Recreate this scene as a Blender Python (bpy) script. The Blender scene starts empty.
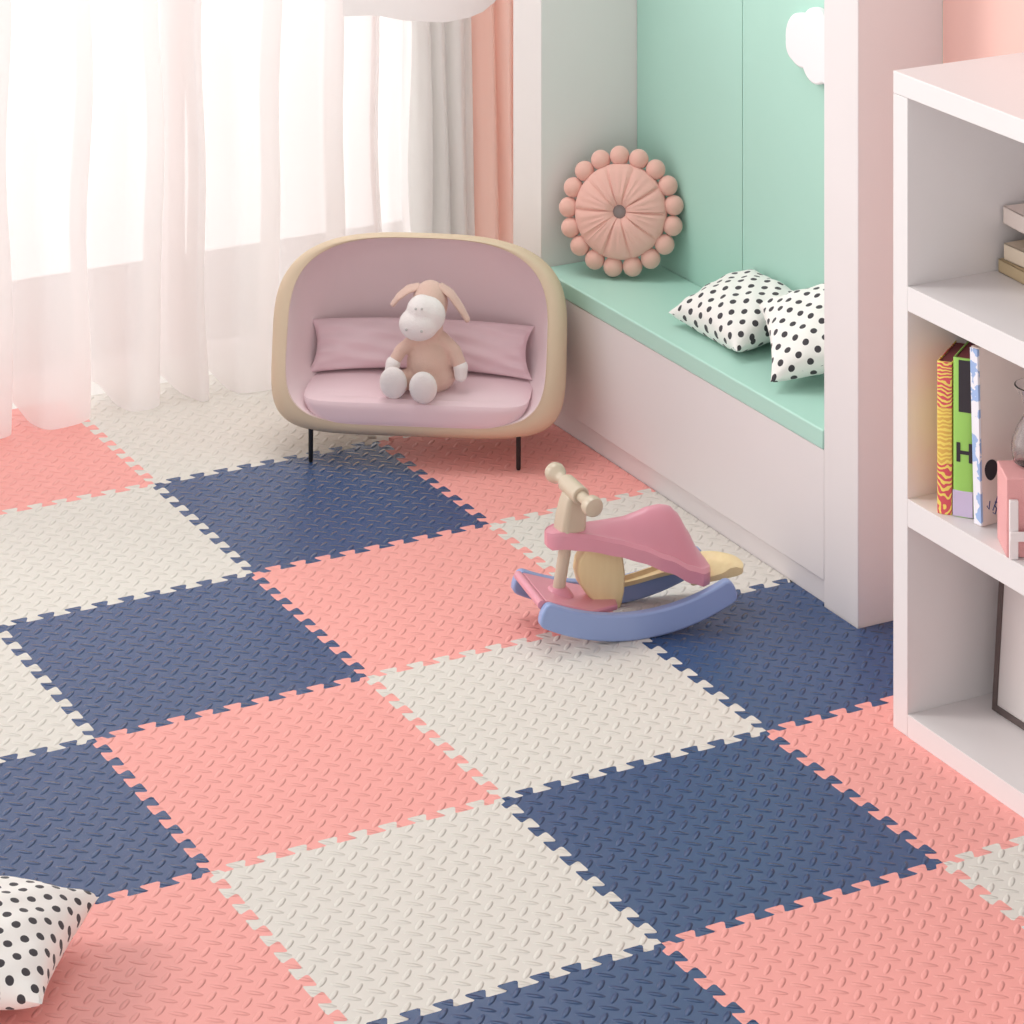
import bpy, bmesh, math, random
from mathutils import Vector, Matrix
random.seed(7)
R = math.radians
sc = bpy.context.scene
COL = sc.collection

# ------------------------------------------------------------------ helpers
def smooth(me, ang=None):
    for p in me.polygons: p.use_smooth = True

def obj(name, bm, mat, parent=None, sm=True, bevel=0, seg=2, subsurf=0):
    me = bpy.data.meshes.new(name)
    bmesh.ops.recalc_face_normals(bm, faces=bm.faces)
    bm.to_mesh(me); bm.free()
    o = bpy.data.objects.new(name, me); COL.objects.link(o)
    if mat is not None: me.materials.append(mat)
    if parent is not None: o.parent = parent
    if bevel:
        b = o.modifiers.new('bevel', 'BEVEL'); b.width = bevel; b.segments = seg; b.limit_method = 'ANGLE'; b.angle_limit = R(30)
        b.harden_normals = False
    if subsurf:
        s = o.modifiers.new('sub', 'SUBSURF'); s.levels = subsurf; s.render_levels = subsurf
    if sm:
        smooth(me)
        if not subsurf: 
            try: me.set_sharp_from_angle(angle=R(38))
            except Exception: pass
    return o

def thing(name, label, cat, loc=(0, 0, 0), rotz=0, group=None):
    o = bpy.data.objects.new(name, None); COL.objects.link(o)
    o.empty_display_size = .05
    o.location = loc; o.rotation_euler = (0, 0, rotz)
    tag(o, label, cat, group); return o

def tag(o, label, cat, group=None):
    o['label'] = label; o['category'] = cat
    if group: o['group'] = group
    return o

def struct(name, bm, mat, **k):
    o = obj(name, bm, mat, **k); o['kind'] = 'structure'; return o

def box(bm, x0, x1, y0, y1, z0, z1, M=None):
    vs = [bm.verts.new((x, y, z)) for x in (x0, x1) for y in (y0, y1) for z in (z0, z1)]
    if M is not None:
        for v in vs: v.co = M @ v.co
    for f in ((0, 1, 3, 2), (4, 6, 7, 5), (0, 4, 5, 1), (2, 3, 7, 6), (0, 2, 6, 4), (1, 5, 7, 3)):
        bm.faces.new([vs[i] for i in f])
    return vs

def B(*a, M=None):
    bm = bmesh.new(); box(bm, *a, M=M); return bm

def loft(bm, rings, closed=True, cap0=False, cap1=False, uv=None):
    rows = [[bm.verts.new(p) for p in r] for r in rings]
    n = len(rows[0])
    for a, b in zip(rows[:-1], rows[1:]):
        for i in range(n if closed else n - 1):
            j = (i + 1) % n
            bm.faces.new((a[i], a[j], b[j], b[i]))
    if cap0: bm.faces.new(list(reversed(rows[0])))
    if cap1: bm.faces.new(rows[-1])
    return rows

def tube(bm, pts, rad, n=16, cap=True):
    pts = [Vector(p) for p in pts]
    if not isinstance(rad, (list, tuple)): rad = [rad] * len(pts)
    rings = []; up = None
    for i, p in enumerate(pts):
        t = (pts[min(i + 1, len(pts) - 1)] - pts[max(i - 1, 0)]).normalized()
        if up is None:
            up = Vector((0, 0, 1)) if abs(t.z) < .9 else Vector((1, 0, 0))
        s = t.cross(up).normalized(); u = s.cross(t).normalized(); up = u
        rings.append([p + (s * math.cos(a) + u * math.sin(a)) * rad[i] for a in [2 * math.pi * k / n for k in range(n)]])
    loft(bm, rings, cap0=cap, cap1=cap)

def ell(bm, c, r, M=None, nu=24, nv=14):
    m = Matrix.Translation(c) @ (M.to_4x4() if M is not None else Matrix.Identity(4)) @ Matrix.Diagonal((r[0], r[1], r[2], 1))
    bmesh.ops.create_uvsphere(bm, u_segments=nu, v_segments=nv, radius=1, matrix=m)

def prism(bm, poly, z0, z1, M=None):
    a = [bm.verts.new((x, y, z0)) for x, y in poly]; b = [bm.verts.new((x, y, z1)) for x, y in poly]
    if M is not None:
        for v in a + b: v.co = M @ v.co
    n = len(poly)
    bm.faces.new(list(reversed(a))); bm.faces.new(b)
    for i in range(n): bm.faces.new((a[i], a[(i + 1) % n], b[(i + 1) % n], b[i]))

def ss(a, b, x):
    t = max(0, min(1, (x - a) / (b - a))); return t * t * (3 - 2 * t)

def interp(tab, x):
    if x <= tab[0][0]: return tab[0][1]
    for (a, p), (b, q) in zip(tab[:-1], tab[1:]):
        if x <= b:
            t = (x - a) / (b - a); t = t * t * (3 - 2 * t) * .5 + t * .5
            return p + (q - p) * t
    return tab[-1][1]

# ------------------------------------------------------------------ materials
def lin(c):
    return tuple(((v / 255) / 12.92 if v / 255 <= .04045 else ((v / 255 + .055) / 1.055) ** 2.4) for v in c) + (1,)

class NT:
    def __init__(s, name):
        s.m = bpy.data.materials.new(name); s.m.use_nodes = True; s.t = s.m.node_tree
        s.b = s.t.nodes['Principled BSDF']; s.o = s.t.nodes['Material Output']
    def n(s, typ, **k):
        x = s.t.nodes.new(typ)
        for a, b in k.items(): setattr(x, a, b)
        return x
    def l(s, a, b): s.t.links.new(a, b)
    def put(s, sock, v):
        if isinstance(v, bpy.types.NodeSocket): s.l(v, sock)
        else: sock.default_value = v
    def math(s, op, a, b=None, c=None, clamp=False):
        x = s.n('ShaderNodeMath', operation=op); x.use_clamp = clamp
        s.put(x.inputs[0], a)
        if b is not None: s.put(x.inputs[1], b)
        if c is not None: s.put(x.inputs[2], c)
        return x.outputs[0]
    def mix(s, f, a, b):
        x = s.n('ShaderNodeMix', data_type='RGBA'); s.put(x.inputs[0], f); s.put(x.inputs[6], a); s.put(x.inputs[7], b); return x.outputs[2]
    def noise(s, scale, vec=None, detail=2):
        x = s.n('ShaderNodeTexNoise'); x.inputs['Scale'].default_value = scale; x.inputs['Detail'].default_value = detail
        if vec is not None: s.l(vec, x.inputs['Vector'])
        return x.outputs['Fac']
    def bump(s, h, strength=.3, dist=.002):
        x = s.n('ShaderNodeBump'); x.inputs['Strength'].default_value = strength; x.inputs['Distance'].default_value = dist
        s.l(h, x.inputs['Height']); s.l(x.outputs[0], s.b.inputs['Normal'])
    def base(s, c, rough=.6, spec=.4, metal=0, coat=0, sheen=0):
        s.put(s.b.inputs['Base Color'], c); s.b.inputs['Roughness'].default_value = rough
        s.b.inputs['Specular IOR Level'].default_value = spec; s.b.inputs['Metallic'].default_value = metal
        s.b.inputs['Coat Weight'].default_value = coat; s.b.inputs['Sheen Weight'].default_value = sheen

def plain(name, rgb, rough=.6, spec=.4, nscale=0, nstr=.1, metal=0, coat=0, sheen=0, dist=.001, var=0):
    m = NT(name); c = lin(rgb)
    tc = m.n('ShaderNodeTexCoord').outputs['Object']
    if var:
        c2 = tuple(v * (1 - var) for v in c[:3]) + (1,)
        c = m.mix(m.noise(6, tc, 3), c, c2)
    m.base(c, rough, spec, metal, coat, sheen)
    if nscale: m.bump(m.noise(nscale, tc, 3), nstr, dist)
    return m.m

M = {}
M['white'] = plain('white_lacquer', (229, 222, 222), .45, .35, 3, .02, var=.02)
M['shelf'] = plain('white_shelf_board', (231, 226, 226), .42, .35, 3, .02, var=.015)
M['wallwhite'] = plain('white_paint', (232, 228, 226), .7, .2, 60, .05, var=.02)
M['mint'] = plain('mint_paint', (176, 216, 202), .55, .25, 40, .04, var=.02)
M['mintseat'] = plain('mint_board', (180, 220, 206), .4, .4, 20, .02, var=.02)
M['coralwall'] = plain('coral_wall_paint', (253, 206, 196), .7, .2, 60, .05, var=.02)
M['floor'] = plain('pale_floor', (238, 236, 232), .6, .3, 10, .03)
M['mauve'] = plain('mauve_fabric', (240, 218, 221), .9, .15, 900, .35, sheen=.25, dist=.0008, var=.05)
M['mauve2'] = plain('mauve_seat_fabric', (234, 206, 212), .9, .15, 900, .3, sheen=.25, dist=.0008, var=.04)
M['beigeshell'] = plain('beige_shell', (216, 194, 168), .55, .3, 700, .12, dist=.0006, var=.03)
M['black'] = plain('black_metal', (26, 24, 26), .4, .5, 30, .02)
M['plush'] = plain('beige_plush', (222, 188, 174), .95, .1, 260, .7, sheen=.4, dist=.002, var=.04)
M['plushwhite'] = plain('white_plush', (238, 230, 228), .95, .1, 260, .7, sheen=.3, dist=.002)
M['eye'] = plain('grey_stitching', (196, 192, 190), .8, .2, 30, .02)
M['pompink'] = plain('dusty_pink_velvet', (234, 184, 172), .9, .15, 120, .4, sheen=.35, dist=.0015, var=.05)
M['pomball'] = plain('dusty_pink_ball', (234, 184, 171), .9, .15, 200, .4, sheen=.35, dist=.001, var=.05)
M['button'] = plain('grey_button', (140, 128, 126), .7, .3, 60, .1)
M['toypink'] = plain('pink_plastic', (220, 150, 166), .35, .45, 8, .02, coat=.15)
M['toyblue'] = plain('blue_plastic', (146, 166, 212), .38, .45, 8, .02, coat=.1)
M['toybeige'] = plain('beige_plastic', (204, 188, 166), .35, .45, 8, .02, coat=.15)
M['cloud'] = plain('white_foam_cloud', (238, 234, 236), .8, .2, 120, .1)
M['cream'] = plain('cream_cover', (240, 222, 200), .6, .3, 60, .08)
M['tan'] = plain('tan_cover', (206, 184, 148), .6, .3, 60, .08)
M['pale'] = plain('pale_pink_cover', (244, 228, 220), .6, .3, 60, .08)
M['paper'] = plain('paper', (238, 232, 222), .8, .2, 300, .1)
M['darkframe'] = plain('dark_frame_metal', (88, 74, 72), .4, .5, 20, .03)
M['picture'] = plain('pale_grey_print', (214, 206, 204), .3, .45, 3, .02, var=.04)
M['pinkglitter'] = plain('pink_glitter', (248, 178, 178), .5, .6, 500, .8, dist=.002, var=.2)
M['fence'] = plain('white_painted_wood', (244, 234, 234), .5, .35, 40, .05)
M['ink'] = plain('dark_ink', (60, 54, 60), .6, .3, 10, .02)
M['inkblue'] = plain('blue_ink', (60, 74, 140), .6, .3, 10, .02)
M['terrace'] = plain('terrace_stone', (186, 182, 180), .7, .2, 20, .06, var=.05)

# wood
m = NT('pale_wood'); tc = m.n('ShaderNodeTexCoord').outputs['Object']
mp = m.n('ShaderNodeMapping'); mp.inputs['Scale'].default_value = (30, 30, 4); m.l(tc, mp.inputs[0])
ns = m.noise(1.5, mp.outputs[0], 4)
m.base(m.mix(ns, lin((244, 226, 180)), lin((224, 198, 146))), .45, .4, coat=.1); m.bump(ns, .08); M['wood'] = m.m

# foam mat: raised grains set as two crossed diagonal lattices
def matmat(name, rgb, rough, spec, strength, coat=0, dist=.0035):
    m = NT(name); geo = m.n('ShaderNodeNewGeometry').outputs['Position']
    sx = m.n('ShaderNodeSeparateXYZ'); m.l(geo, sx.inputs[0]); x, y = sx.outputs[0], sx.outputs[1]
    P = .6 / 13
    hs = []
    for off, sg in ((0, 1), (.5, -1)):
        fx = m.math('SUBTRACT', m.math('FRACT', m.math('ADD', m.math('DIVIDE', x, P), off + 40)), .5)
        fy = m.math('SUBTRACT', m.math('FRACT', m.math('ADD', m.math('DIVIDE', y, P), off + 40)), .5)
        a = m.math('MULTIPLY', m.math('ADD', fx, m.math('MULTIPLY', fy, float(sg))), .7071)
        b = m.math('MULTIPLY', m.math('SUBTRACT', fx, m.math('MULTIPLY', fy, float(sg))), .7071)
        # long axis: a; short: b
        d = m.math('ADD', m.math('POWER', m.math('ABSOLUTE', m.math('DIVIDE', a, .40)), 2.0),
                   m.math('POWER', m.math('ABSOLUTE', m.math('DIVIDE', b, .13)), 2.0))
        h = m.math('SMOOTH_MIN', m.math('SUBTRACT', 1.0, d, clamp=True), .8, .3)
        hs.append(h)
    H = m.math('MAXIMUM', hs[0], hs[1])
    fine = m.noise(900, geo, 2)
    H = m.math('ADD', H, m.math('MULTIPLY', fine, .07))
    m.base(lin(rgb), rough, spec, coat=coat)
    m.bump(H, strength, dist)
    return m.m
M['mat_navy'] = matmat('navy_foam', (50, 78, 122), .26, .42, 1.0, dist=.0055)
M['mat_pink'] = matmat('coral_foam', (245, 168, 161), .5, .3, 1.0)
M['mat_white'] = matmat('ivory_foam', (224, 219, 211), .5, .3, .95)

# polka dots from the cushion's own uv
m = NT('polka_dot_cotton'); uvn = m.n('ShaderNodeUVMap').outputs[0]
sx = m.n('ShaderNodeSeparateXYZ'); m.l(uvn, sx.inputs[0]); ds = []
for off in (0, .5):
    fx = m.math('SUBTRACT', m.math('FRACT', m.math('ADD', m.math('MULTIPLY', sx.outputs[0], 1 / .046), off + 30)), .5)
    fy = m.math('SUBTRACT', m.math('FRACT', m.math('ADD', m.math('MULTIPLY', sx.outputs[1], 1 / .046), off + 30)), .5)
    ds.append(m.math('ADD', m.math('MULTIPLY', fx, fx), m.math('MULTIPLY', fy, fy)))
dm = m.math('MINIMUM', ds[0], ds[1])
dot = m.math('LESS_THAN', dm, .172 ** 2)
m.base(m.mix(dot, lin((244, 240, 236)), lin((72, 68, 72))), .85, .15, sheen=.15)
m.bump(m.noise(35, m.n('ShaderNodeTexCoord').outputs['Object'], 3), .25, .004); M['polka'] = m.m

# cloths
def cloth(name, rgb, transp, transl, bumpsc=500):
    m = NT(name); t = m.t
    d = m.n('ShaderNodeBsdfDiffuse'); d.inputs[0].default_value = lin(rgb)
    tl = m.n('ShaderNodeBsdfTranslucent'); tl.inputs[0].default_value = lin(rgb)
    bp = m.n('ShaderNodeBump'); bp.inputs['Strength'].default_value = .15; bp.inputs['Distance'].default_value = .001
    m.l(m.noise(bumpsc, m.n('ShaderNodeTexCoord').outputs['Object']), bp.inputs['Height'])
    m.l(bp.outputs[0], d.inputs['Normal'])
    m1 = m.n('ShaderNodeMixShader'); m1.inputs[0].default_value = transl; m.l(d.outputs[0], m1.inputs[1]); m.l(tl.outputs[0], m1.inputs[2])
    out = m1.outputs[0]
    if transp:
        tr = m.n('ShaderNodeBsdfTransparent'); m2 = m.n('ShaderNodeMixShader'); m2.inputs[0].default_value = transp
        m.l(out, m2.inputs[1]); m.l(tr.outputs[0], m2.inputs[2]); out = m2.outputs[0]
    m.l(out, m.o.inputs[0]); return m.m
M['sheer'] = cloth('white_sheer', (250, 245, 244), .12, .6)
M['greydrape'] = cloth('grey_drape_cloth', (240, 238, 236), 0, .45)
M['coraldrape'] = cloth('coral_drape_cloth', (255, 228, 218), 0, .5)
M['valance'] = cloth('white_valance_cloth', (244, 242, 242), 0, .45)

m = NT('clear_glass'); m.base((.97, .97, .98, 1), .03, .5); m.b.inputs['Transmission Weight'].default_value = 1; m.b.inputs['IOR'].default_value = 1.45
M['glass'] = m.m
m = NT('window_glass')
gl = m.n('ShaderNodeBsdfGlossy'); gl.inputs['Roughness'].default_value = .02
tr = m.n('ShaderNodeBsdfTransparent'); mx = m.n('ShaderNodeMixShader'); mx.inputs[0].default_value = .06
m.l(tr.outputs[0], mx.inputs[1]); m.l(gl.outputs[0], mx.inputs[2]); m.l(mx.outputs[0], m.o.inputs[0]); M['pane'] = m.m

# book spines
m = NT('ornate_red_yellow_cover'); tc = m.n('ShaderNodeTexCoord').outputs['Object']
mp = m.n('ShaderNodeMapping'); mp.inputs['Scale'].default_value = (95, 95, 80); m.l(tc, mp.inputs[0])
w = m.n('ShaderNodeTexWave'); w.wave_type = 'RINGS'; w.inputs['Scale'].default_value = .5; w.inputs['Distortion'].default_value = 9; w.inputs['Detail'].default_value = 1.5
m.l(mp.outputs[0], w.inputs[0])
st = m.math('GREATER_THAN', w.outputs['Fac'], .55)
sx = m.n('ShaderNodeSeparateXYZ'); m.l(tc, sx.inputs[0])
cen = m.math('LESS_THAN', m.math('ABSOLUTE', m.math('SUBTRACT', sx.outputs[2], .155)), .055)
bg = m.mix(cen, lin((218, 88, 98)), lin((228, 182, 88)))
m.base(m.mix(st, bg, lin((246, 220, 110))), .45, .4); M['ornate'] = m.m
M['green'] = plain('lime_cover', (166, 218, 108), .45, .4, 40, .03, var=.08)
M['lilac'] = plain('lilac_cover', (212, 196, 226), .45, .4, 40, .03)
M['darkred'] = plain('dark_red_cloth', (124, 58, 66), .6, .3, 40, .05)
m = NT('white_blue_edge_cover'); tc = m.n('ShaderNodeTexCoord').outputs['Object']
m.base(m.mix(m.math('GREATER_THAN', m.noise(28, tc, 3), .52), lin((240, 238, 246)), lin((160, 186, 230))), .4, .4); M['bluewhite'] = m.m

# ------------------------------------------------------------------ setting
FZ = -.012
struct('floor', B(-3.5, 1.9, -4.5, .93, FZ - .05, FZ), M['floor'], sm=False)
struct('wall_right', B(1.26, 1.40, -4.2, -1.482, FZ, 2.3), M['coralwall'], sm=False)
struct('wall_column', B(1.037, 1.26, -1.482, -1.35, FZ, 2.3), M['white'], bevel=.002)
struct('wall_niche_left', B(1.037, 1.40, -.05, .103, FZ, 2.3), M['wallwhite'], bevel=.002)
bm = bmesh.new(); box(bm, 1.32, 1.345, -.563, -.052, .2, 2.3); box(bm, 1.32, 1.345, -1.35, -.566, .2, 2.3); box(bm, 1.335, 1.40, -1.35, -.052, FZ, 2.3)
struct('wall_niche_back', bm, M['mint'], sm=False)
struct('wall_recess', B(1.40, 1.5, .103, .95, FZ, 2.3), M['wallwhite'], sm=False)
bm = bmesh.new()
fx = [-1.6, -.62, .38, 1.35]
for x in fx: box(bm, x, x + .05, .86, .92, FZ, 2.25)
box(bm, -1.6, 1.40, .86, .92, FZ - .03, FZ + .001); box(bm, -1.6, 1.40, .86, .92, 2.25, 2.32)
win = struct('window_1', bm, M['fence'], bevel=.003)
for i in range(3):
    obj('pane', B(fx[i] + .05, fx[i + 1], .887, .893, FZ + .001, 2.25), M['pane'], win, sm=False)
struct('terrace_floor_1', B(-2.6, 1.9, .93, 1.75, FZ - .09, FZ - .02), M['terrace'], sm=False)  # terrace floor outside the window, behind the sheer curtain

# ------------------------------------------------------------------ foam mats
T = .6
def edge(n_teeth=9, L=T, a=.0125, m0=.022):
    pts = [(0, 0), (m0 * .7, 0)]
    p = (L - 2 * m0) / n_teeth
    for k in range(n_teeth):
        t = m0 + k * p
        for f, h in ((.02, -1), (.26, -1), (.325, -.8), (.20, .45), (.19, .8), (.25, 1), (.75, 1), (.81, .8), (.80, .45), (.675, -.8), (.74, -1), (.98, -1)):
            pts.append((t + f * p, h * a))
    pts += [(L - m0 * .7, 0), (L, 0)]
    return pts
EP = edge()
def hedge(u, v):  # from (u,v) to (u+1,v); offset +y
    return [(u * T + t, -v * T + h) for t, h in EP]
def vedge(u, v):  # from (u,v) to (u,v+1)
    return [(u * T + h, -v * T - t) for t, h in EP]
def clipx(pts, f):
    return [(min(x, f(y)), y) for x, y in pts]
cols = ['navy', 'coral pink', 'ivory']
mk = ['mat_navy', 'mat_pink', 'mat_white']
labels = {
 (-1, -1): 'coral pink foam mat at the far left under the sheer curtain hem',
 (0, -1): 'ivory foam mat between the sheer curtain and the small sofa',
 (-1, 0): 'ivory foam mat at the left edge, between the far pink mat and a navy mat',
 (0, 0): 'navy foam mat in front of the sofa, under its left front leg',
 (1, 0): 'deep coral pink foam mat shaded under the right half of the sofa',
 (-2, 1): 'ivory foam mat cut by the left edge of the photo between two navy mats',
 (-1, 1): 'navy foam mat at the left, below the ivory mat and beside the central pink mat',
 (0, 1): 'coral pink foam mat in the middle, in front of the rocking toy handlebar',
 (1, 1): 'ivory foam mat lying under the rocking toy beside the window seat base',
 (-2, 2): 'navy foam mat on the lower left, above the polka dot floor cushion',
 (-1, 2): 'coral pink foam mat left of centre, between two navy mats on a diagonal',
 (0, 2): 'large ivory foam mat in the centre, just below the rocking toy',
 (1, 2): 'navy foam mat at the foot of the white column, right of the rocking toy',
 (-2, 3): 'coral pink foam mat at the bottom left carrying the polka dot cushion',
 (-1, 3): 'ivory foam mat at the bottom, between the bottom left pink mat and a navy mat',
 (0, 3): 'large navy foam mat at the lower right centre, nearest whole navy one',
 (1, 3): 'coral pink foam mat running under the base of the white bookcase',
 (-1, 4): 'navy foam mat cut off by the bottom edge of the photo',
 (0, 4): 'coral pink foam mat at the bottom right corner of the photo',
 (1, 4): 'ivory foam mat at the right edge, in front of the bookcase, mostly cut off',
}
for (i, j), lab in labels.items():
    top = hedge(i, j); bot = hedge(i, j + 1); lf = vedge(i, j); rt = vedge(i + 1, j)
    if j == -1: top = [(x, .645) for x, y in (top[0], top[-1])]; lf[0] = (lf[0][0], .645); rt[0] = (rt[0][0], .645)
    poly = top + rt[1:] + bot[::-1][1:] + lf[::-1][1:-1]
    if i == 1:
        def f(x, y):
            return x
        lim = 1.046
        if j in (0, 1): poly = [(min(x, lim), y) for x, y in poly]
        if j == 2:   # notch round the column
            topc = [(x, y) for x, y in top if x < lim]
            rest = rt[len(rt) // 2:]
            poly = topc + [(lim, -2 * T), (lim, -1.345), (1.034, -1.345), (1.034, -1.486), (1.2, -1.486)] + [p for p in rt if p[1] < -1.50] + bot[::-1][1:] + lf[::-1][1:-1]
    # remove doubles in sequence
    q = []
    for p in poly:
        if not q or (abs(p[0] - q[-1][0]) + abs(p[1] - q[-1][1])) > 1e-5: q.append(p)
    if abs(q[0][0] - q[-1][0]) + abs(q[0][1] - q[-1][1]) < 1e-5: q.pop()
    cx, cy = (i + .5) * T, -(j + .5) * T
    # shrink a hair so neighbouring mats do not share walls
    bm = bmesh.new()
    prism(bm, [(x - cx, y - cy) for x, y in q], FZ, 0)
    c = (i + j) % 3
    o = obj('foam_mat', bm, M[mk[c]], sm=False)
    o.location = (cx, cy, 0)
    tag(o, lab, 'foam mat', 'interlocking foam floor mats')

# ------------------------------------------------------------------ curtains
def catmull(P, n=6):
    out = []
    for i in range(len(P) - 1):
        p0 = P[max(i - 1, 0)]; p1 = P[i]; p2 = P[i + 1]; p3 = P[min(i + 2, len(P) - 1)]
        for k in range(n):
            t = k / n
            out.append(tuple(.5 * ((2 * p1[d]) + (-p0[d] + p2[d]) * t + (2 * p0[d] - 5 * p1[d] + 4 * p2[d] - p3[d]) * t * t + (-p0[d] + 3 * p1[d] - 3 * p2[d] + p3[d]) * t ** 3) for d in range(2)))
    out.append(P[-1]); return out

def curtain(path, zlo, zhi, rows, warp=None, thick=0):
    bm = bmesh.new(); rings = []
    for r in range(rows + 1):
        s = r / rows
        ring = []
        for k, (x, y) in enumerate(path):
            z0 = zlo(x, y); z = z0 + (zhi - z0) * s ** 1.6
            wx, wy = warp(x, y, z) if warp else (0, 0)
            ring.append((x + wx, y + wy, z))
        rings.append(ring)
    loft(bm, rings, closed=False)
    if thick:
        g = bm.faces[:]
        bmesh.ops.solidify(bm, geom=g, thickness=thick)
    return bm

RY, FY = .628, .47
folds = [(-1.45, -1.32), (-1.1, -.98), (-.80, -.66), (-.50, -.42), (-.30, -.2), (-.126, .012), (.10, .21), (.28, .331), (.408, .543), (.64, .727), (.83, .87)]
pts = [(-1.6, RY)]
for a, b in folds:
    d = FY if b < .75 else FY + .07
    m_ = (a + b) / 2
    pts += [(a - .035, RY), (a - .008, (RY + d) / 2 + .01), (a + .015, d + .012), (m_, d - .006), (b - .006, d + .004), (b + .002, d + .03), (b - .006, (RY + d) / 2), (b + .004, RY - .012), (b + .02, RY)]
pts += [(.93, RY), (.96, RY - .03), (1.0, RY)]
path = catmull(pts, 5)
def hem(x, y):
    t = (y - FY) / (RY - FY)
    return .002 + .034 * ss(.35, 1, t) + .004 * math.sin(x * 31)
def warp(x, y, z):
    t = ss(.35, .0, z)
    return (.006 * math.sin(z * 9 + x * 7) + .008 * math.sin(x * 23) * t, .012 * math.sin(z * 5 + x * 11))
cu = obj('sheer_curtain', curtain(path, hem, 2.2, 26, warp), M['sheer'])
tag(cu, 'white sheer curtain in deep folds, hanging to the floor mats behind the sofa', 'curtain')

def drape(x0, x1, yb, nf, amp, seed):
    rnd = random.Random(seed); w_ = (x1 - x0) / nf; P = [(x0, yb + amp)]
    for k in range(nf):
        a = x0 + k * w_ + rnd.uniform(-.1, .1) * w_; b = a + w_ * .86; d = yb - amp + rnd.uniform(-.01, .01)
        P += [(a - .004, yb), (a + .006, d + .014), ((a + b) / 2, d - .006), (b - .006, d + .004), (b + .004, d + .022), (b - .004, yb + .01), (b + .003, yb + amp), (b + w_ * .08, yb + amp + .006)]
    return catmull(P, 4)
def dwarp(x, y, z): return (-.02 * (z - .4) * 1.0 + .004 * math.sin(z * 6 + x * 40), .008 * math.sin(z * 5 + x * 30))
g = obj('grey_curtain', curtain(drape(1.02, 1.215, .66, 4, .055, 3), lambda x, y: .01, 2.2, 22, dwarp), M['greydrape'])
tag(g, 'light grey thick curtain in narrow folds between the sheer and the coral curtain', 'curtain')
g = obj('coral_curtain', curtain(drape(1.185, 1.36, .57, 4, .045, 11), lambda x, y: .01, 2.2, 22, dwarp), M['coraldrape'])
tag(g, 'coral pink thick curtain hanging beside the white niche wall', 'curtain')

# valance: scalloped cloth, only its lower edge shows
bm = bmesh.new()
tab = [(.70, .968), (.71, .965), (.78, .963), (.88, .941), (.984, .927), (1.056, .93), (1.10, .938), (1.14, .957), (1.18, 1.0), (1.22, 1.08), (1.25, 1.2)]
xs = [.70 + (1.25 - .70) * k / 60 for k in range(61)]
rings = [[(x, .40 + .02 * math.cos((x - .62) * 9) + .01 * (1 - s), interp(tab, x) * (1 - s) + 2.2 * s) for x in xs] for s in [k / 12 for k in range(13)]]
loft(bm, rings, closed=False); 
v = obj('valance', bm, M['valance'])
tag(v, 'white cloth valance with a curved lower edge at the top, in front of the curtains', 'valance')

# ------------------------------------------------------------------ window seat (bench)
be = thing('window_seat', 'built-in white bench with mint green top between the white column and niche wall', 'bench', (1.045, -.70, FZ))
obj('base', B(-.008, .27, -.65, .65, .066, .352), M['white'], be, bevel=.0015)
obj('toe_kick', B(.003, .26, -.65, .65, 0, .0655), M['white'], be, bevel=.001)
o = obj('seat_board', B(-.010, .274, -.649, .649, .3525, .396), M['mintseat'], be, bevel=.004, seg=3); 
o['label'] = 'mint green seat board'

# cloud on the mint wall
bm = bmesh.new()
def cloudpoly(sc_=1):
    bl = [(.0, .0, .075), (.075, .035, .07), (.15, .0, .065), (.07, -.04, .065), (-.03, -.02, .045), (.12, -.045, .05)]
    out = []
    for k in range(96):
        a = 2 * math.pi * k / 96; d = (math.cos(a), math.sin(a)); best = 0
        for cx, cy, r in bl:
            cx -= .07
            bq = d[0] * cx + d[1] * cy; c_ = cx * cx + cy * cy - r * r
            D = bq * bq - c_
            if D > 0: best = max(best, bq + math.sqrt(D))
        out.append((d[0] * best * sc_, d[1] * best * sc_))
    return out
cp = cloudpoly(.86)
prism(bm, cp, 0, .022, M=Matrix(((0, 0, -1, 0), (-1, 0, 0, 0), (0, 1, 0, 0), (0, 0, 0, 1))))
o = obj('cloud_ornament', bm, M['cloud'], bevel=.006, seg=3); o.location = (1.3195, -.915, 1.105)
tag(o, 'white puffy cloud shaped decoration fixed to the mint green niche wall', 'wall decoration')

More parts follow.
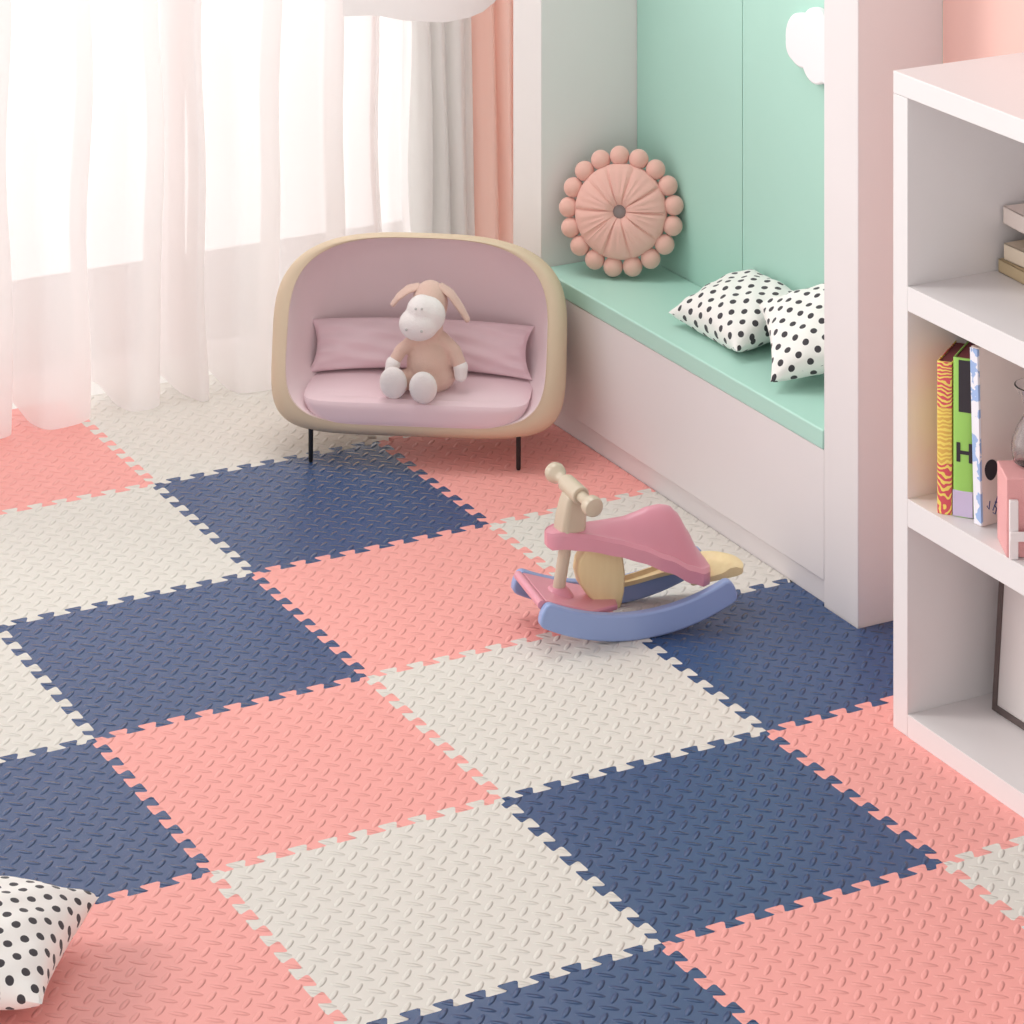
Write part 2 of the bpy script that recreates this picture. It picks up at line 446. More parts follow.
# ------------------------------------------------------------------ cushions
def pillow(a, b, Th, N=36, pinch=.10, seed=0, wr=.004, name='cushion'):
    bm = bmesh.new(); uvl = bm.loops.layers.uv.new('UVMap'); rnd = random.Random(seed)
    ph = [rnd.uniform(0, 6) for _ in range(8)]
    def P(u, v, s):
        x = a * u * (1 - pinch * (1 - v * v) * abs(u) ** 3); y = b * v * (1 - pinch * (1 - u * u) * abs(v) ** 3)
        t = max(0, (1 - u * u) * (1 - v * v)) ** .42
        edge_ = max(abs(u), abs(v))
        w = wr * (math.sin(9 * u + ph[0] + 3 * v) * math.sin(8 * v + ph[1]) + .6 * math.sin(15 * (u if abs(v) > abs(u) else v) + ph[2]) * ss(.6, .95, edge_)) * t ** .5
        return (x, y, s * (Th * t) + w * (1 if s > 0 else .3))
    G = {}
    c = [-math.cos(math.pi * k / N) * .35 + (2 * k / N - 1) * .65 for k in range(N + 1)]
    for s in (1, -1):
        for i in range(N + 1):
            for j in range(N + 1):
                if s == -1 and (i in (0, N) or j in (0, N)): G[s, i, j] = G[1, i, j]; continue
                G[s, i, j] = bm.verts.new(P(c[i], c[j], s))
    U = {}; V = {}; H = N // 2
    for s in (1, -1):
        for j in range(N + 1):
            U[s, H, j] = V[s, j, H] = 0
            for i in range(H, N):
                U[s, i + 1, j] = U[s, i, j] + (G[s, i + 1, j].co - G[s, i, j].co).length
                V[s, j, i + 1] = V[s, j, i] + (G[s, j, i + 1].co - G[s, j, i].co).length
            for i in range(H, 0, -1):
                U[s, i - 1, j] = U[s, i, j] - (G[s, i - 1, j].co - G[s, i, j].co).length
                V[s, j, i - 1] = V[s, j, i] - (G[s, j, i - 1].co - G[s, j, i].co).length
    for s in (1, -1):
        for i in range(N):
            for j in range(N):
                q = [(i, j), (i + 1, j), (i + 1, j + 1), (i, j + 1)]
                if s < 0: q = q[::-1]
                f = bm.faces.new([G[s, p, r] for p, r in q])
                for lp, (p, r) in zip(f.loops, q): lp[uvl].uv = (U[s, p, r], V[s, p, r])
    return bm
def place(o, loc, rot): o.location = loc; o.rotation_euler = [R(v) for v in rot]; return o
gr = 'white cushions with black polka dots'
def corners(o, c1, xd, yd, a, b, lift):
    x = Vector(xd).normalized(); y = Vector(yd); y = (y - x * y.dot(x)).normalized(); z = x.cross(y)
    c = Vector(c1) + x * a + y * b + z * lift
    m_ = Matrix((x, y, z)).transposed().to_4x4(); m_.translation = c; o.matrix_world = m_; return o
o = corners(obj('polka_dot_cushion', pillow(.155, .122, .060, seed=1), M['polka']), (1.10, -.585, .402), (0, -1, 0), (.95, -.02, .27), .155, .122, .012)
tag(o, 'white polka dot cushion on the mint seat, the farther one lying behind', 'cushion', gr)
o = corners(obj('polka_dot_cushion', pillow(.145, .14, .058, seed=2), M['polka']), (1.066, -1.095, .394), (.82, -.51, .26), (.18, .94, .24), .145, .14, .016)
tag(o, 'white polka dot cushion on the mint seat, nearer one beside the column', 'cushion', gr)
o = place(obj('polka_dot_cushion', pillow(.175, .175, .068, seed=3), M['polka']), (-1.105, -1.960, .071), (0, 0, 54))
tag(o, 'white polka dot cushion lying on the floor mats at the bottom left', 'cushion', gr)

# round pompom cushion
pc = thing('pompom_cushion', 'round dusty pink pleated cushion edged with balls leaning in the niche corner', 'cushion', (1.19, -.195, .545))
Mx = Matrix.Rotation(R(-40), 4, 'Z') @ Matrix.Rotation(R(76), 4, 'X')
bm = bmesh.new(); rings = []
RR = .118
for s in (1, -1):
    rr = []
    for k in range(0, 15):
        t = k / 14; r = RR * math.sin(t * math.pi / 2)
        ring = []
        for q in range(108):
            a = 2 * math.pi * q / 108
            base = .046 * math.cos(t * math.pi / 2) ** .55
            dip = .034 * math.exp(-(r / .020) ** 2)
            cr = abs(math.sin(a * 5 + .25 * math.sin(3 * a)))
            crease = .008 * (1 - min(1, cr * 2.6)) ** 1.5 * ss(0, .25, t) * ss(1.0, .75, t)
            fine = .0016 * math.sin(a * 31 + 2 * math.sin(5 * a)) * ss(.1, .4, t) * (1 - t * .5)
            z = s * (max(0.0006, base - dip - crease + fine)) if t < 1 else 0
            ring.append((r * math.cos(a) if k else .0008 * math.cos(a), r * math.sin(a) if k else .0008 * math.sin(a), z))
        rr.append(ring)
    rings += rr if s == 1 else rr[::-1][1:]
loft(bm, rings, cap0=True, cap1=True)
bmesh.ops.transform(bm, matrix=Mx, verts=bm.verts)
obj('pleated_cover', bm, M['pompink'], pc)
bm = bmesh.new(); ell(bm, (0, 0, .024), (.0185, .0185, .008)); bmesh.ops.transform(bm, matrix=Mx, verts=bm.verts)
obj('button', bm, M['button'], pc)['label'] = 'grey tufting button'
NB = 17; me0 = None
for k in range(NB):
    a = 2 * math.pi * (k + .45) / NB
    if me0 is None:
        bm = bmesh.new(); ell(bm, (0, 0, 0), (.0252,) * 3, nu=24, nv=16); o = obj('ball', bm, M['pomball'], pc); me0 = o
    else:
        o = me0.copy(); COL.objects.link(o); o.parent = pc
    o.location = Mx @ Vector((.136 * math.cos(a), .136 * math.sin(a), 0))

# ------------------------------------------------------------------ sofa
SO = (.587, -.22, 0); SA = R(-33.9)
sofa = thing('small_sofa', 'small rounded two-seat sofa, mauve inside a beige shell on thin black legs', 'sofa', SO, SA)
ZB, ZT = .075, .520
def dpt(z):
    t = max(0, min(1.1, (z - ZB) / (ZT - ZB))); return .18 * (t ** 1.2)
NR = 112
def sup(a, n):
    c, s = math.cos(a), math.sin(a)
    return math.copysign(abs(c) ** (2 / n), c), math.copysign(abs(s) ** (2 / n), s)
def inner_edge(a):      # line where mauve meets beige
    c, s = sup(a, 3.0 if math.sin(a) > 0 else 4.6)
    z = .311 + .204 * s
    return .323 * c, dpt(z), z
def outline(a):         # widest outline of the shell
    c, s = sup(a, 3.0 if math.sin(a) > 0 else 5.6)
    z = .2915 + .2285 * s; q = (z - ZB) / (ZT - ZB)
    return .367 * c, dpt(z) + .085 * (1 - .92 * max(0, q)), z
def lipring(t):
    sn, cs = math.sin(t * math.pi / 2), math.cos(t * math.pi / 2); out = []
    for i in range(NR):
        a = 2 * math.pi * i / NR; p, q = inner_edge(a), outline(a)
        out.append((p[0] + (q[0] - p[0]) * sn, p[1] + (q[1] - p[1]) * (1 - cs) - .006 * math.sin(t * math.pi), p[2] + (q[2] - p[2]) * sn))
    return out
def backring(k, src, D, e, ez=.5):
    t = k * math.pi / 2; f = math.cos(t) ** e; out = []
    for i in range(NR):
        w, d, z = src(2 * math.pi * i / NR)
        fz = f if z < .27 else f + (math.cos(t) ** ez - f) * min(1, (z - .27) / .12)
        out.append((w * f, d + (D - d) * math.sin(t), .27 + (z - .27) * fz))
    return out
ks = [.03, .07, .12, .2, .3, .42, .54, .66, .77, .86, .93, .975, .995]
bm = bmesh.new()
loft(bm, [lipring(t) for t in (0, .06, .14, .25, .38, .52, .68, .84, 1)] + [backring(k, outline, .385, .42, 1.15) for k in ks], cap1=True)
sh = obj('shell', bm, M['beigeshell'], sofa); sh['label'] = 'beige outer shell'
bm = bmesh.new()
def edge2(a):
    w, d, z = inner_edge(a); return w * 1.004, d - .0022, .311 + (z - .311) * 1.004
loft(bm, [[edge2(2 * math.pi * i / NR) for i in range(NR)]] + [backring(k, inner_edge, .315, .5) for k in [0.02] + ks], cap1=True)
obj('backrest', bm, M['mauve'], sofa)['label'] = 'mauve upholstered inside of the shell'
# seat cushion: rounded slab that follows the shell
bm = bmesh.new(); rings = []
for k in range(13):
    t = k / 12; zz = .098 + (.163 - .098) * t
    e = (1 - abs(2 * t - 1) ** 3.0) ** (1 / 3.0)
    ring = []
    for q in range(88):
        a = 2 * math.pi * q / 88; c, s = sup(a, 7)
        hw = .254 + .034 * t
        x = (hw - .022 + .022 * e) * c
        y = .150 + (.147 - .022 + .022 * e) * s
        zb = zz + (.008 * (1 - (x / .3) ** 2) * (1 - ((y - .15) / .16) ** 2) if t > .5 else 0) - .012 * (1 - t) * 0
        ring.append((x, y, zb))
    rings.append(ring)
loft(bm, rings, cap0=True, cap1=False)
# domed top
last = rings[-1]; vs = []
tops = []
for f in (.97, .9, .78, .62, .42, .2):
    tops.append([(x * f, .15 + (y - .15) * f, .163 + .010 * (1 - f ** 4)) for x, y, z in last])
rows = loft(bm, [last] + tops, cap1=True)
bmesh.ops.remove_doubles(bm, verts=bm.verts, dist=.0002)
obj('seat_cushion', bm, M['mauve2'], sofa)
for lx, ly in ((-.257, .035), (.257, .035), (-.22, .31), (.22, .31)):
    bm = bmesh.new(); tube(bm, [(lx, ly, .0), (lx, ly, .005), (lx, ly, .094)], [.0048, .0058, .0062], 12)
    obj('leg', bm, M['black'], sofa)
def sofaW(l):
    return Matrix.Translation(SO) @ Matrix.Rotation(SA, 4, 'Z') @ Vector(l)

# lumbar cushion (one long one)
bm = pillow(.283, .064, .036, N=44, pinch=.07, seed=5, wr=.006)
for v in bm.verts:  # bowed: middle rides up, ends droop and bend round the shell
    v.co.y += .016 * (1 - (v.co.x / .285) ** 2)
    v.co.z += .012 * (v.co.x / .285) ** 2
o = obj('lumbar_cushion', bm, M['mauve2'])
o.matrix_world = Matrix.Translation(sofaW((-.006, .215, .224))) @ Matrix.Rotation(SA, 4, 'Z') @ Matrix.Rotation(R(68), 4, 'X')
tag(o, 'long mauve lumbar cushion on the sofa behind the plush toy', 'cushion')

# ------------------------------------------------------------------ plush toy
pt = thing('plush_toy', 'beige plush donkey toy with white muzzle and feet sitting on the sofa', 'plush toy', sofaW((0.02, .08, .17)), SA)
OFF = Vector((.02, .08, .17))
def chain(bm, pts, rads, n=5):
    P = [Vector(p) for p in pts]
    for i in range(len(P) - 1):
        for k in range(n + 1):
            t = k / n; ell(bm, P[i].lerp(P[i + 1], t), (rads[i] + (rads[i + 1] - rads[i]) * t,) * 3, nu=14, nv=9)
def remeshed(name, bm, mat, vox=.0035, parent=pt, it=4):
    for v in bm.verts: v.co -= OFF
    o = obj(name, bm, mat, parent)
    r = o.modifiers.new('re', 'REMESH'); r.mode = 'VOXEL'; r.voxel_size = vox; r.use_smooth_shade = True
    s = o.modifiers.new('sm', 'SMOOTH'); s.iterations = it; s.factor = .6
    return o
bm = bmesh.new()
ell(bm, (.030, .095, .232), (.057, .052, .068)); ell(bm, (.034, .098, .205), (.062, .056, .046))
ell(bm, (.026, .10, .30), (.036, .036, .036))
ell(bm, (.030, .102, .378), (.045, .048, .056), Matrix.Rotation(R(-12), 3, 'X'))
ell(bm, (.028, .087, .360), (.044, .042, .045)); ell(bm, (.028, .095, .325), (.036, .036, .036))
chain(bm, [(.060, .095, .292), (.092, .085, .268), (.108, .078, .235)], [.020, .0185, .0175])   # arm towards the right
chain(bm, [(-.005, .085, .292), (-.038, .07, .270), (-.055, .06, .243)], [.018, .0165, .015])
chain(bm, [(.000, .085, .198), (-.030, .06, .200), (-.046, .042, .203)], [.030, .025, .024])
chain(bm, [(.035, .075, .195), (.030, .045, .196), (.027, .028, .197)], [.030, .025, .024])
remeshed('body', bm, M['plush'], it=5)
# ears
for nm, P, in (('ear', [(.006, .105, .420), (-.024, .100, .412), (-.048, .094, .394), (-.064, .088, .372)]),
               ('ear', [(.052, .105, .424), (.082, .102, .404), (.108, .096, .370), (.128, .092, .338)])):
    bm = bmesh.new(); P = [Vector(p) for p in P]; prof = [.012, .019, .018, .009]; rings = []
    Q = []
    for i in range(3):
        for k in range(4): Q.append((P[i].lerp(P[i + 1], k / 4), prof[i] + (prof[i + 1] - prof[i]) * k / 4))
    Q.append((P[3], prof[3]))
    for i, (p, r) in enumerate(Q):
        tdir = (Q[min(i + 1, len(Q) - 1)][0] - Q[max(i - 1, 0)][0]).normalized()
        s = tdir.cross(Vector((0, 1, .25))).normalized(); u = tdir.cross(s).normalized()
        rings.append([p + s * math.cos(a) * .0065 + u * math.sin(a) * r * 1.1 for a in [2 * math.pi * k / 16 for k in range(16)]])
    loft(bm, rings, cap0=True, cap1=True)
    for v in bm.verts: v.co -= OFF
    obj(nm, bm, M['plush'], pt, subsurf=1)
bm = bmesh.new()
ell(bm, (.010, .046, .345), (.050, .042, .041)); ell(bm, (.016, .052, .374), (.038, .039, .040)); ell(bm, (.028, .056, .364), (.047, .038, .046))
mz = remeshed('muzzle', bm, M['plushwhite'], it=5); mz['label'] = 'white muzzle and face'
for nm, P, r in (('nostril', [(-.016, .0075, .342), (.022, .0045, .340)], .0035), ('eye', [(.006, .0155, .391), (.021, .0155, .391)], .0032)):
    for p in P:
        bm = bmesh.new(); ell(bm, Vector(p) - OFF, (r, r * .6, r), nu=10, nv=6); obj(nm, bm, M['eye'], mz)
for c, r in (((-.050, .022, .206), (.034, .017, .041)), ((.026, .004, .203), (.0345, .017, .041))):
    bm = bmesh.new(); ell(bm, Vector(c) - OFF, r, Matrix.Rotation(R(8), 3, 'X'), nu=28, nv=18)
    obj('foot', bm, M['plushwhite'], pt)['label'] = 'white round foot'
for P in ([(.1095, .077, .231), (.110, .074, .212)], [(-.056, .059, .240), (-.060, .054, .226)]):
    bm = bmesh.new(); ell(bm, P[0], (.0185, .0185, .012)); chain(bm, P, [.0188, .0160], 4)
    h = remeshed('paw', bm, M['plushwhite'], vox=.002, it=2); h['label'] = 'white paw'

# ------------------------------------------------------------------ rocking toy
rt_ = thing('rocking_toy', 'ride-on rocking toy with pink saddle, beige handlebar and blue rockers', 'rocking toy', (.609, -1.213, 0), R(-10))
RK = .48
for s in (-1, 1):
    bm = bmesh.new(); poly = []
    n = 30; a0 = math.asin(.215 / RK)
    bot = [(RK * math.sin(a0 * (2 * k / n - 1)), RK - RK * math.cos(a0 * (2 * k / n - 1))) for k in range(n + 1)]
    r2 = RK - .056
    topp = [(r2 * math.sin(a0 * .985 * (2 * k / n - 1)) * 1.05, RK - r2 * math.cos(a0 * .985 * (2 * k / n - 1))) for k in range(n + 1)]
    # rounded ends
    def arc_end(p, q, sgn):
        mx_, mz_ = (p[0] + q[0]) / 2, (p[1] + q[1]) / 2; hx, hz = (q[0] - p[0]) / 2, (q[1] - p[1]) / 2
        nx, nz = hz, -hx
        L_ = math.hypot(nx, nz); nx, nz = nx / L_ * .016, nz / L_ * .016
        return [(mx_ - hx * math.cos(t) * .98 + nx * math.sin(t) ** .6 , mz_ - hz * math.cos(t) * .98 + nz * math.sin(t) ** .6) for t in [math.pi * k / 8 for k in range(1, 8)]]
    poly = bot + arc_end(bot[-1], topp[-1], 1) + topp[::-1] + arc_end(topp[0], bot[0], -1)
    Mr = Matrix(((1, 0, 0, 0), (0, 0, 1, 0), (0, 1, 0, 0), (0, 0, 0, 1)))
    prism(bm, poly, s * .0925 - .012, s * .0925 + .012, M=Mr)
    obj('rocker', bm, M['toyblue'], rt_, bevel=.005, seg=3)['label'] = 'blue curved rocker'
# saddle
zc_t = [(-.178, .208), (-.15, .216), (-.10, .219), (-.05, .221), (.0, .223), (.03, .230), (.055, .238), (.082, .2405), (.105, .236), (.124, .218), (.142, .186), (.165, .142), (.188, .112)]
ze_t = [(-.178, .206), (-.15, .210), (-.094, .203), (-.03, .188), (.021, .172), (.079, .148), (.13, .120), (.165, .106), (.188, .100)]
hw_t = [(-.178, .010), (-.170, .022), (-.155, .030), (-.12, .038), (-.07, .046), (.0, .060), (.06, .076), (.12, .082), (.155, .078), (.178, .056), (.188, .036)]
rings = []; n = 46
for k in range(n + 1):
    x = -.178 + .366 * k / n
    zc_, ze_, hw = interp(zc_t, x), interp(ze_t, x), interp(hw_t, x)
    top = []
    for q in range(33):
        v = -1 + 2 * q / 32; av = abs(v)
        w_ = math.cos(min(1, av / .80) * math.pi / 2) ** .95 if av < .80 else 0
        b_ = w_
        edge_ = .006 * ss(1, .82, av) 
        top.append((x, v * hw, ze_ + .002 + edge_ + max(0, zc_ - ze_ - .006) * b_ + .003 * ss(.7, .9, av) * ss(1, .9, av)))
    th = .026 * (1 if 0 < k < n else .8)
    bot = [(x, v[1] * (.96), min(v[2], ze_) - th + (.012 * (1 - (abs(v[1]) / max(hw, 1e-4))) if False else 0)) for v in top[::-1]]
    rings.append(top + bot)
bm = bmesh.new(); loft(bm, rings, cap0=True, cap1=True)
obj('saddle', bm, M['toypink'], rt_, bevel=.004, seg=3)['label'] = 'pink moulded saddle'
# steering block, handlebar
Mh = Matrix.Translation((-.124, 0, .213)) @ Matrix.Rotation(R(10), 4, 'Z') @ Matrix.Rotation(R(6), 4, 'X') @ Matrix.Rotation(R(3), 4, 'Y') @ Matrix.Diagonal((1.15, 1.15, 1.08, 1))
bm = bmesh.new()
sec = [(0, .026, .024), (.03, .025, .023), (.06, .021, .020), (.075, .017, .018)]
rings = [[(dx * a, dy * b, z) for dx, dy in ((-.7, -1), (.7, -1), (1, -.7), (1, .7), (.7, 1), (-.7, 1), (-1, .7), (-1, -.7))] for z, a, b in sec]
loft(bm, rings, cap0=True, cap1=True)
tube(bm, [(0, -.030, .083), (0, .030, .083)], .0175, 24)
bmesh.ops.transform(bm, matrix=Mh, verts=bm.verts)
hb = obj('steering_block', bm, M['toybeige'], rt_, bevel=.003, seg=2)
bm = bmesh.new(); 
pr_ = [(-.084, .0), (-.0838, .012), (-.080, .0185), (-.072, .0205), (-.062, .0185), (-.055, .0125), (-.046, .0105), (-.030, .0110), (0, .011), (.030, .0110), (.046, .0105), (.055, .0125), (.062, .0185), (.072, .0205), (.080, .0185), (.0838, .012), (.084, 0)]
rings = [[(r * math.cos(a), y, .083 + r * math.sin(a)) for a in [2 * math.pi * k / 24 for k in range(24)]] for y, r in [(y, max(r, .0005)) for y, r in pr_]]
loft(bm, rings, cap0=True, cap1=True); bmesh.ops.transform(bm, matrix=Mh, verts=bm.verts)
obj('handlebar', bm, M['toybeige'], rt_)
bm = bmesh.new(); tube(bm, [(-.150, 0, .082), (-.131, 0, .19)], .0135, 24); obj('post', bm, M['toybeige'], rt_)
# wooden support board
bm = bmesh.new(); poly = []
lft = [(-.040, .035), (-.060, .045), (-.085, .068), (-.105, .098), (-.112, .125), (-.108, .150), (-.090, .175), (-.085, .185)]
poly = [(-.012, .035), (-.004, .07), (-.002, .11), (-.010, .17)] + lft[::-1]
prism(bm, poly, -.018, .018, M=Mr)
obj('support_board', bm, M['wood'], rt_, bevel=.005, seg=3)['label'] = 'pale wooden upright support'
# oval wooden hoop whose rear widens into a tray
bm = bmesh.new(); rings = []; NQ = 72
prof = ((0, .052), (0, .058), (.60, .058), (.68, .061), (.78, .067), (.90, .068), (1, .064), (1, .052), (.9, .048), (0.05, .048))
for k in range(NQ + 1):
    a = R(-28 + (176 + 28) * k / NQ); c, sn = sup(a, 2.5)
    X0, Y0 = .115 + .158 * c, .080 * sn
    xi, yi = .055 + .098 * c, .058 * sn
    ring = []
    for f, z in prof:
        x, y = xi + (X0 - xi) * f, yi + (Y0 - yi) * f
        ring.append((x, y, z + .034 * ss(.02, .24, x)))
    rings.append(ring)
loft(bm, rings, cap0=True, cap1=True)
bmesh.ops.remove_doubles(bm, verts=bm.verts, dist=.0001)
obj('footrest_hoop', bm, M['wood'], rt_)['label'] = 'curved pale wooden hoop widening into a lipped tray at the back'
# pink front board and bar
bm = bmesh.new(); poly = [(-.205, -.079), (-.205, .079), (-.10, .079), (-.03, .045), (-.02, 0), (-.03, -.045), (-.10, -.079)]
rings = []
prism(bm, poly, .0, .012)
for v in bm.verts: v.co.z += .045 + .045 * ss(-.06, -.22, v.co.x) 
obj('front_board', bm, M['toypink'], rt_, bevel=.003)['label'] = 'pink board between the rockers'
bm = bmesh.new(); tube(bm, [(-.214, -.082, .094), (-.214, .082, .094)], .0095, 18); obj('crossbar', bm, M['toypink'], rt_)
bm = bmesh.new(); rings = [[(-.150 + r * math.cos(a), r * math.sin(a), z) for a in [2 * math.pi * k / 28 for k in range(28)]] for z, r in ((.066, .036), (.078, .032), (.088, .024), (.094, .018))]
loft(bm, rings, cap0=True, cap1=True); obj('socket', bm, M['toypink'], rt_)

# ------------------------------------------------------------------ bookcase
bk = thing('bookcase', 'low white open bookcase with three shelves against the coral wall', 'bookcase', (.834, -1.905, 0))
D_, L_ = .424, 1.05
obj('side_panel', B(0, D_, -.050, 0, 0, 1.2735), M['shelf'], bk, bevel=.0015)
obj('side_panel', B(0, D_, -L_, -L_ + .05, 0, 1.2735), M['shelf'], bk, bevel=.0015)
obj('top_panel', B(0, D_, -L_, 0, 1.274, 1.319), M['shelf'], bk, bevel=.0015)
for z0, z1 in ((.0, .045), (.420, .475), (.850, .899)):
    obj('shelf_board', B(0, D_ - .012, -L_ + .0502, -.0502, z0, z1), M['shelf'], bk, bevel=.0006)
obj('back_panel', B(D_ - .0118, D_, -L_ + .0502, -.0502, .0, 1.2735), M['shelf'], bk, sm=False)

def book(name, label, w, d, h, loc, rz, mat, ry=0, rx=0, group='books on the middle shelf', flat=False, block='paper'):
    """w thickness (local x), d depth (local y, spine at -y), h height"""
    t = thing(name, label, 'book', loc, 0, group); t.rotation_euler = (R(rx), R(ry), R(rz))
    c = .0022
    bm = bmesh.new()
    box(bm, -w / 2, -w / 2 + c, -d / 2, d / 2, 0, h); box(bm, w / 2 - c, w / 2, -d / 2, d / 2, 0, h)
    # rounded spine
    n = 8; sp = []
    for k in range(n + 1):
        a = math.pi * k / n; sp.append((-math.cos(a) * w / 2, -d / 2 - math.sin(a) * .004))
    prism(bm, sp + [(w / 2, -d / 2 + c), (-w / 2, -d / 2 + c)], 0, h)
    o = obj('cover', bm, mat, t, bevel=.0006)
    obj('pages', B(-w / 2 + c, w / 2 - c, -d / 2 + c, d / 2 - .003, .003, h - .003), M[block], t, sm=False)
    return t
def txt(name, s, size, mat, parent, loc, rot, ext=.0003):
    cu_ = bpy.data.curves.new(name, 'FONT'); cu_.body = s; cu_.size = size; cu_.extrude = ext; cu_.offset = size * .025; cu_.align_x = 'CENTER'
    tmp = bpy.data.objects.new('tmp', cu_); COL.objects.link(tmp)
    dg = bpy.context.evaluated_depsgraph_get(); me = bpy.data.meshes.new_from_object(tmp.evaluated_get(dg)); me.name = name
    bpy.data.objects.remove(tmp); bpy.data.curves.remove(cu_)
    me.materials.clear(); me.materials.append(mat)
    o = bpy.data.objects.new(name, me); COL.objects.link(o); o.parent = parent
    o.location = loc; o.rotation_euler = [R(v) for v in rot]; return o

b1 = book('ornate_book', 'thick book with an ornate red and yellow patterned spine, leftmost on the shelf', .030, .13, .300, (.905, -2.013, .4755), -52, M['ornate'], block='darkred')
b2 = book('green_book', 'lime green book with a dark block and letter H on its spine', .040, .13, .312, (.928, -2.043, .4755), -52, M['green'], block='darkred')
obj('spine_block', B(-.008, .0202, -.0696, -.065, .207, .309), M['ink'], b2, sm=False)
obj('spine_band', B(-.0202, .0202, -.0693, -.065, .001, .052), M['lilac'], b2, bevel=.001)
txt('letter', 'H', .052, M['ink'], b2, (.004, -.0694, .110), (90, 0, 0))
b3 = book('white_book', 'large white book with a blue edge and dark heart, facing forward and leaning', .022, .19, .345, (.975, -2.122, .4755), -84, M['pale'], ry=0)
b3.rotation_euler = (0, 0, R(-84))
b3.rotation_euler.rotate_axis('Y', R(-2))
obj('blue_spine', B(-.0108, .0108, -.1005, -.0945, .0015, .343), M['bluewhite'], b3, bevel=.001)
bm = bmesh.new(); pol = []
for k in range(24):
    a = 2 * math.pi * k / 24; pol.append((.0165 * math.cos(a) * (1 + .12 * math.sin(a)), .020 * math.sin(a)))
prism(bm, pol, 0, .0008, M=Matrix(((0, 0, 1, .0110), (1, 0, 0, -.072), (0, 1, 0, .105), (0, 0, 0, 1))))
obj('heart', bm, M['ink'], b3, sm=False)
bm = bmesh.new()
for pts_ in ([(-.085, .038), (-.080, .030), (-.077, .046)], [(-.070, .026), (-.062, .040), (-.056, .052)], [(-.066, .036), (-.060, .028), (-.064, .018), (-.070, .022)], [(-.064, .041), (-.056, .039)]):
    tube(bm, [(.0113, y, z) for y, z in pts_], .0011, 6)
obj('scribble', bm, M['inkblue'], b3)

# glass vase
va = bmesh.new()
pf = [(.040, 0), (.048, .005), (.052, .025), (.050, .045), (.040, .070), (.027, .092), (.024, .102), (.030, .122), (.046, .150)]
pf2 = [(r - .003, z) for r, z in pf[::-1] if z > .003] + [(.0, .006)]
full = [(.0005, 0)] + pf + [(max(r, .0005), z + .001) for r, z in pf2]
rings = [[(r * math.cos(a), r * math.sin(a), z) for a in [2 * math.pi * k / 40 for k in range(40)]] for r, z in full]
loft(va, rings, cap0=True, cap1=True)
o = obj('glass_vase', va, M['glass']); o.location = (.932, -2.250, .6265)
tag(o, 'clear waisted glass vase standing on the pink planter', 'vase')
pl = thing('planter_box', 'pink glittery box with a white picket front, on the middle shelf at the right edge', 'planter', (.872, -2.200, .4755), R(-26))
obj('box', B(0, .14, -.095, .0, 0, .1505), M['pinkglitter'], pl, bevel=.002)
for k in range(5):
    x = .004 + k * .034
    obj('picket', B(x, x + .017, -.105, -.0955, 0, .112 - .006 * (k % 2)), M['fence'], pl, bevel=.0015)
obj('rail', B(.004, .150, -.111, -.1053, .036, .054), M['fence'], pl, bevel=.001)

# books on the upper shelf
def flatbook(name, label, w, d, h, loc, rz, mat):
    t = thing(name, label, 'book', loc, R(rz), 'stack of books on the upper shelf')
    bm = bmesh.new(); box(bm, -w / 2, w / 2, -d / 2, d / 2, 0, .003); box(bm, -w / 2, w / 2, -d / 2, d / 2, h - .003, h); box(bm, -w / 2, -w / 2 + .003, -d / 2, d / 2, 0, h)
    obj('cover', bm, mat, t, bevel=.001)
    obj('pages', B(-w / 2 + .003, w / 2 - .004, -d / 2 + .003, d / 2 - .003, .003, h - .003), M['paper'], t, sm=False)
    return t
flatbook('stacked_book', 'tan book at the bottom of the stack on the upper shelf', .18, .24, .026, (1.132, -2.090, .8995), -4, M['tan'])
flatbook('stacked_book', 'cream book second from the bottom of the stack on the upper shelf', .168, .22, .034, (1.140, -2.085, .9257), 0, M['cream'])
flatbook('stacked_book', 'thin grey-brown book set back between the two cream books', .13, .16, .034, (1.148, -2.095, .9599), -3, M['darkframe'])
flatbook('stacked_book', 'pale cream book on top of the stack on the upper shelf', .172, .23, .036, (1.138, -2.085, .9941), -6, M['pale'])

# framed picture leaning in the bottom compartment
fr = thing('picture_frame', 'dark thin-framed pale picture leaning inside the bottom compartment', 'picture frame', (.995, -2.016, .0455))
fr.rotation_euler = (0, R(4), 0)
Hh, Ww, fw_ = .36, .50, .013
bm = bmesh.new()
box(bm, 0, .014, -fw_, 0, 0, Hh); box(bm, 0, .014, -Ww, -Ww + fw_, 0, Hh); box(bm, 0, .014, -Ww + fw_, -fw_, 0, fw_); box(bm, 0, .014, -Ww + fw_, -fw_, Hh - fw_, Hh)
obj('frame', bm, M['darkframe'], fr, bevel=.001)
obj('print', B(.004, .011, -Ww + fw_, -fw_, fw_, Hh - fw_), M['picture'], fr, sm=False)

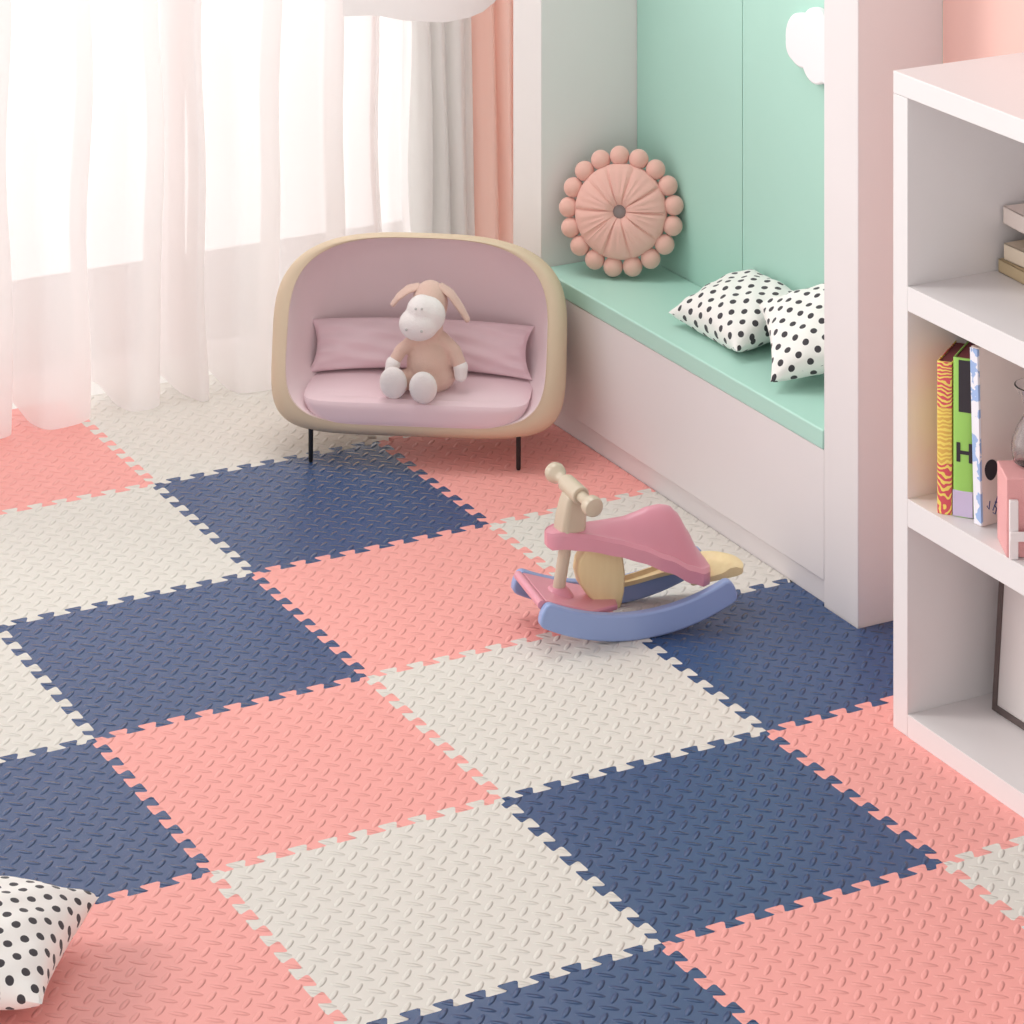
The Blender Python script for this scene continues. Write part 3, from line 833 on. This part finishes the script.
# ------------------------------------------------------------------ light
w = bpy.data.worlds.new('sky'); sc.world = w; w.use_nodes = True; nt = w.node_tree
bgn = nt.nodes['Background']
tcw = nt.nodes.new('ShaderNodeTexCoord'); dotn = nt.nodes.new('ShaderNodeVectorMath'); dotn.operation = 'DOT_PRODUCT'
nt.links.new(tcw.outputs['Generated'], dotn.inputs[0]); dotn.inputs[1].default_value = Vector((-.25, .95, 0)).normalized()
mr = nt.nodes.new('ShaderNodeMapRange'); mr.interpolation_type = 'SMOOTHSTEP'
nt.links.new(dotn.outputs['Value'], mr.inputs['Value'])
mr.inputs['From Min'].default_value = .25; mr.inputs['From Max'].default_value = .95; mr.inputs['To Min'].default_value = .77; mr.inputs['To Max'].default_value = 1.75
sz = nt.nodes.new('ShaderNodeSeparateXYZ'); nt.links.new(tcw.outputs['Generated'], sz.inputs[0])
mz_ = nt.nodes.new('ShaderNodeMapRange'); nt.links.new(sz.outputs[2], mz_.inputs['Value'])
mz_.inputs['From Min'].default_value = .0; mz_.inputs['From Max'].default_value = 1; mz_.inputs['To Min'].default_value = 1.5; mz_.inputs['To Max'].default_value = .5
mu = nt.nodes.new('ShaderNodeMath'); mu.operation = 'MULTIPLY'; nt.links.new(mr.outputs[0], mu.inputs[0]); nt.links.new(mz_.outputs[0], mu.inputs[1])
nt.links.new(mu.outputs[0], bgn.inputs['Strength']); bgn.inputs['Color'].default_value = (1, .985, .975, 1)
sun = bpy.data.lights.new('sun', 'SUN'); sun.energy = 1.12; sun.angle = R(18); sun.color = (1, .97, .93)
so = bpy.data.objects.new('sun', sun); COL.objects.link(so)
so.rotation_euler = Vector((.70, -.50, -.52)).to_track_quat('-Z', 'Y').to_euler(); so.location = (-3, 2, 5)

al = bpy.data.lights.new('overhead_fill', 'AREA'); al.shape = 'RECTANGLE'; al.size = 1.3; al.size_y = .9; al.energy = 23; al.color = (1, .985, .97)  # added unseen fill light overhead, for mat highlights and a brighter sofa interior
ao = bpy.data.objects.new('overhead_fill', al); COL.objects.link(ao); ao.location = (.45, .05, 2.7)
cam = bpy.data.cameras.new('camera'); co = bpy.data.objects.new('camera', cam); COL.objects.link(co); sc.camera = co
co.location = (-2.8243, -7.1586, 2.8958); co.rotation_euler = (R(90), 0, R(-27.984))
cam.lens = 111.24; cam.sensor_width = 36; cam.shift_y = -1.1979; cam.clip_end = 60
sc.view_settings.view_transform = 'Standard'; sc.view_settings.look = 'None'; sc.view_settings.gamma = 1
sc.view_settings.use_curve_mapping = False; sc.view_settings.exposure = 0.0
